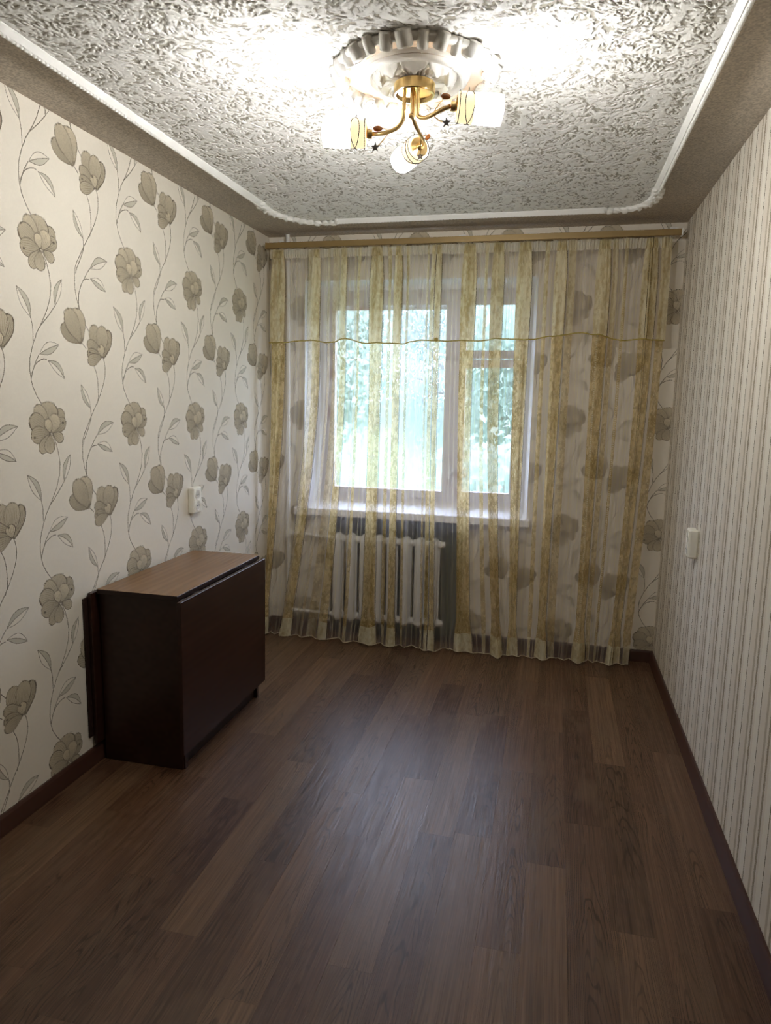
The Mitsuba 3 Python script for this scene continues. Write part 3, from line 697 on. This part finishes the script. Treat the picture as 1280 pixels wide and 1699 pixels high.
# ------------------------------------------------------------------ chandelier
scene['brass'] = {'type': 'twosided', 'b': {'type': 'principled', 'base_color': rgb((0.82, 0.58, 0.26)), 'metallic': 1.0, 'roughness': 0.16}}
mat('dark_wire', (0.05, 0.04, 0.03), 0.4, 0.5)
mat('amber_glass', (0.36, 0.11, 0.02), 0.15, 0.6)
mat('cream_band', (0.84, 0.74, 0.50), 0.4, 0.4)
mat('opal_glass', (0.85, 0.85, 0.83), 0.3, 0.5)
ch = thing('chandelier', 'brass ceiling lamp with three lit white glass shades under the rosette', 'ceiling lamp')
zc = H - 0.046
put('canopy', lathe([(0, zc), (.058, zc), (.062, zc - .003), (.062, zc - .030), (.060, zc - .033), (.056, zc - .033), (.050, zc - .025), (0, zc - .022)], 48, None, (CX, CY, 0)), 'brass', ch, label='round polished brass canopy')
SH = [dict(a=(1.221, 2.152, 2.288), d=(-.970, -.235, .01), r=.039, off=(-.020, -.042)),
      dict(a=(1.462, 2.118, 2.334), d=(.950, .250, -.05), r=.040, off=(.020, -.048)),
      dict(a=(1.325, 2.390, 2.330), d=(-.62, .72, -.08), r=.039, off=(.004, -.026))]
for si_, s in enumerate(SH):
    a, d = np.array(s['a']), np.array(s['d']); d /= np.linalg.norm(d)
    ox, oy = s['off']
    base = np.array([CX + ox, CY + oy, zc - .02])
    low = np.array([CX + ox * 1.1, CY + oy * 1.1, 2.345])
    h = (a - low)
    side = np.cross(d, [0, 0, 1.0]); side /= np.linalg.norm(side)
    path = np.vstack([np.linspace(base, low + (0, 0, .01), 8), curve([low, low + h * .25 + np.array([0, 0, -.016]) + side * .012, low + h * .6 + np.array([0, 0, -.010]) + side * .016, a - d * .004], 20)])
    put('arm', tube(path, .0058, 12), 'brass', ch)
    put('collar', lathe([(0, -.002), (.012, -.002), (.013, .010), (.030, .014), (.012, .018), (0, .018)], 24, d, a), 'brass', ch)
    r = s['r']
    b0 = a + d * .016
    band = put('lamp_shade', lathe([(.010, .048), (r * .98, .046), (r * 1.0, .052), (r * 1.03, .07), (r * 1.04, .092), (r * 1.02, .116), (r * .98, .126), (r * .93, .1265), (r * .91, .122)], 40, d, b0), 'opal_glass', ch, smooth=40, label='lit white opal glass shade')
    scene[band]['emitter'] = {'type': 'area', 'radiance': rgb(LAMP)}
    bu = put('glow_cap', lathe([(r * .90, .119), (r * .82, .124), (r * .6, .129), (r * .3, .1315), (0, .132)], 32, d, b0), 'opal_glass', band, smooth=40, label='glowing cap added at the shade end to throw light onto the walls')
    scene[bu]['emitter'] = {'type': 'area', 'radiance': rgb(GLOW_CAP)}  # glowing surface added to send more light sideways
    bk = put('shade_band', lathe([(.012, .0), (r * .9, 0.0), (r * .98, .004), (r * 1.01, .025), (r * 1.0, .0455)], 40, d, b0), 'cream_band', band, smooth=40, label='cream frosted band')
    scene[bk]['emitter'] = {'type': 'area', 'radiance': rgb((1.1, 0.86, 0.50))}
    up = np.cross(side, d)
    for tilt, cpos in ((0.0, .004), (.32, .032), (-.32, .032)):
        th = np.linspace(0, 2 * PI, 40)
        rr_ = r * 1.03
        pts = b0 + d * cpos + rr_ * (np.cos(th)[:, None] * side + np.sin(th)[:, None] * up) + (np.cos(th) * rr_ * tilt)[:, None] * d
        put('wire_hoop', tube(pts, .0011, 6, cap=False), 'dark_wire', band, smooth=True)
    put('set_screw', tube([b0 + d * .03 + up * r, b0 + d * .03 + up * (r + .014)], .0015, 6), 'dark_wire', band)
    # twig with amber leaf and star
    twig0 = low + h * .45 + np.array([0, 0, -.012]) + side * .014
    e1 = a - d * .018 + np.array([0, 0, .020]) + side * .012
    e2 = a - d * .012 + np.array([0, 0, -.040]) - side * .010
    put('twig', cat([tube(curve([twig0, (twig0 + e1) / 2 + (0, 0, .004), e1], 10), .0012, 6), tube(curve([twig0, (twig0 + e2) / 2 + (0, 0, -.006), e2], 10), .0012, 6)]), 'brass', ch)
    lm = ball((0, 0, 0), 1, 2, (.014, .006, .008)); lm.apply_transform(trimesh.geometry.align_vectors([1, 0, 0], d)); lm.apply_translation(e1)
    put('glass_leaf', lm, 'amber_glass', ch, label='small amber glass leaf')
    sp = [((.014 if k_ % 2 == 0 else .0055) * math.cos(k_ * PI / 5 + .3), (.014 if k_ % 2 == 0 else .0055) * math.sin(k_ * PI / 5 + .3)) for k_ in range(10)]
    sm = trimesh.creation.extrude_polygon(Polygon(sp), .003, engine='earcut')
    sm.apply_transform(trimesh.transformations.rotation_matrix(PI / 2, [1, 0, 0])); sm.apply_translation(e2)
    put('star', sm, 'dark_metal', ch, smooth=False, label='small dark star')
put('hub', cat([ball((CX, CY - .04, 2.350), .008, 2), tube([(CX, CY - .04, zc - .02), (CX, CY - .04, 2.35)], .004, 8)]), 'brass', ch)

# ------------------------------------------------------------------ outdoors
matte('lawn', proc(lambda p, n, uv: mix(mi.Color3f(0.17, 0.24, 0.15), mi.Color3f(0.24, 0.31, 0.20), tfbm(p.x * .8, p.y * .8))))
struct('ground', bx(-60, 60, D + 0.6, 120, -3.3, -3.0), 'lawn', 'green lawn outside below the window', smooth=False)
mat('bark', (0.26, 0.23, 0.21), 0.9, 0.1)
for i, c in enumerate([(0.42, 0.52, 0.44), (0.48, 0.58, 0.50), (0.42, 0.50, 0.46)]):
    scene[f'foliage_{i}'] = {'type': 'principledthin', 'base_color': rgb(c), 'roughness': 0.5, 'diff_trans': 0.9}
def tree(x, y, ch_, rad_, nleaf, mi_, seed, label):
    r = np.random.default_rng(seed)
    k = thing('tree', label, 'tree')
    top = np.array([x, y, ch_])
    paths = [tube(curve([(x, y, -3.05), (x + .1, y, -1.0), (x - .05, y + .1, ch_ - .3 * rad_)], 12), np.linspace(.19, .10, 12), 10)]
    tips = []
    for b in range(9):
        an = b * 2.4 + r.random()
        tip = top + rad_ * .75 * np.array([math.cos(an) * (.6 + .4 * r.random()), math.sin(an) * (.6 + .4 * r.random()), -.5 + 1.3 * r.random()])
        paths.append(tube(curve([(x - .03, y + .08, ch_ - (.9 - .08 * b) * rad_), (top + tip) / 2 + (0, 0, -.2), tip], 8), np.linspace(.07, .02, 8), 7))
        tips.append(tip)
    put('trunk', cat(paths), 'bark', k)
    cl = np.array(tips + [top + rad_ * .8 * (r.random(3) * 2 - 1) for _ in range(16)])
    c = cl[r.integers(len(cl), size=nleaf)] + r.normal(size=(nleaf, 3)) * rad_ * .20
    a = r.normal(size=(nleaf, 3)); a /= np.linalg.norm(a, axis=1, keepdims=True)
    b = np.cross(a, r.normal(size=(nleaf, 3))); b /= np.linalg.norm(b, axis=1, keepdims=True)
    s = (.035 + .035 * r.random((nleaf, 1)))
    v = np.stack([c - a * s, c + b * s * .5, c + a * s, c - b * s * .5], 1).reshape(-1, 3)
    q = np.arange(nleaf)[:, None] * 4
    f = np.vstack([q + [0, 1, 2], q + [0, 2, 3]])
    put('foliage', trimesh.Trimesh(v, f, process=False), f'foliage_{mi_}', k, smooth=False, kind='stuff')
tree(-2.7, 12.0, 1.9, 1.7, 26000, 1, 1, 'pale green leafy tree outside, seen through the left part of the window')
tree(1.7, 13.0, 1.7, 1.7, 26000, 0, 2, 'green leafy tree outside, seen through the right part of the window')
tree(-0.8, 20.0, 2.4, 3.0, 34000, 2, 3, 'bluish green tree farther back between the two nearer trees')
def bush(x, y, seed, label):
    r = np.random.default_rng(seed)
    k = thing('bush', label, 'bush')
    stems, tips = [], []
    for b in range(7):
        an = b * 2.4 + r.random()
        tip = np.array([x + .55 * math.cos(an), y + .55 * math.sin(an), -.2 + .8 * r.random()])
        stems.append(tube(curve([(x + .05 * math.cos(an), y + .05 * math.sin(an), -3.02), ((x + tip[0]) / 2, (y + tip[1]) / 2, -1.8), tip], 8), np.linspace(.03, .01, 8), 6))
        tips += [tip, tip * (.7, .7, 1) + np.array([x, y, 0]) * (.3, .3, 0) + (0, 0, -.7), tip + (0, 0, -1.5)]
    put('stems', cat(stems), 'bark', k)
    n = 4000
    c = np.array(tips)[r.integers(len(tips), size=n)] + r.normal(size=(n, 3)) * (.2, .2, .3)
    a = r.normal(size=(n, 3)); a /= np.linalg.norm(a, axis=1, keepdims=True)
    b = np.cross(a, r.normal(size=(n, 3))); b /= np.linalg.norm(b, axis=1, keepdims=True)
    s = .05 + .04 * r.random((n, 1))
    v = np.stack([c - a * s, c + b * s * .6, c + a * s, c - b * s * .6], 1).reshape(-1, 3)
    q = np.arange(n)[:, None] * 4
    put('foliage', trimesh.Trimesh(v, np.vstack([q + [0, 1, 2], q + [0, 2, 3]]), process=False), 'foliage_1', k, smooth=False, kind='stuff')
bush(-1.55, 8.6, 11, 'tall bush outside below the left part of the window')
bush(1.15, 8.9, 13, 'tall bush outside below the right part of the window')
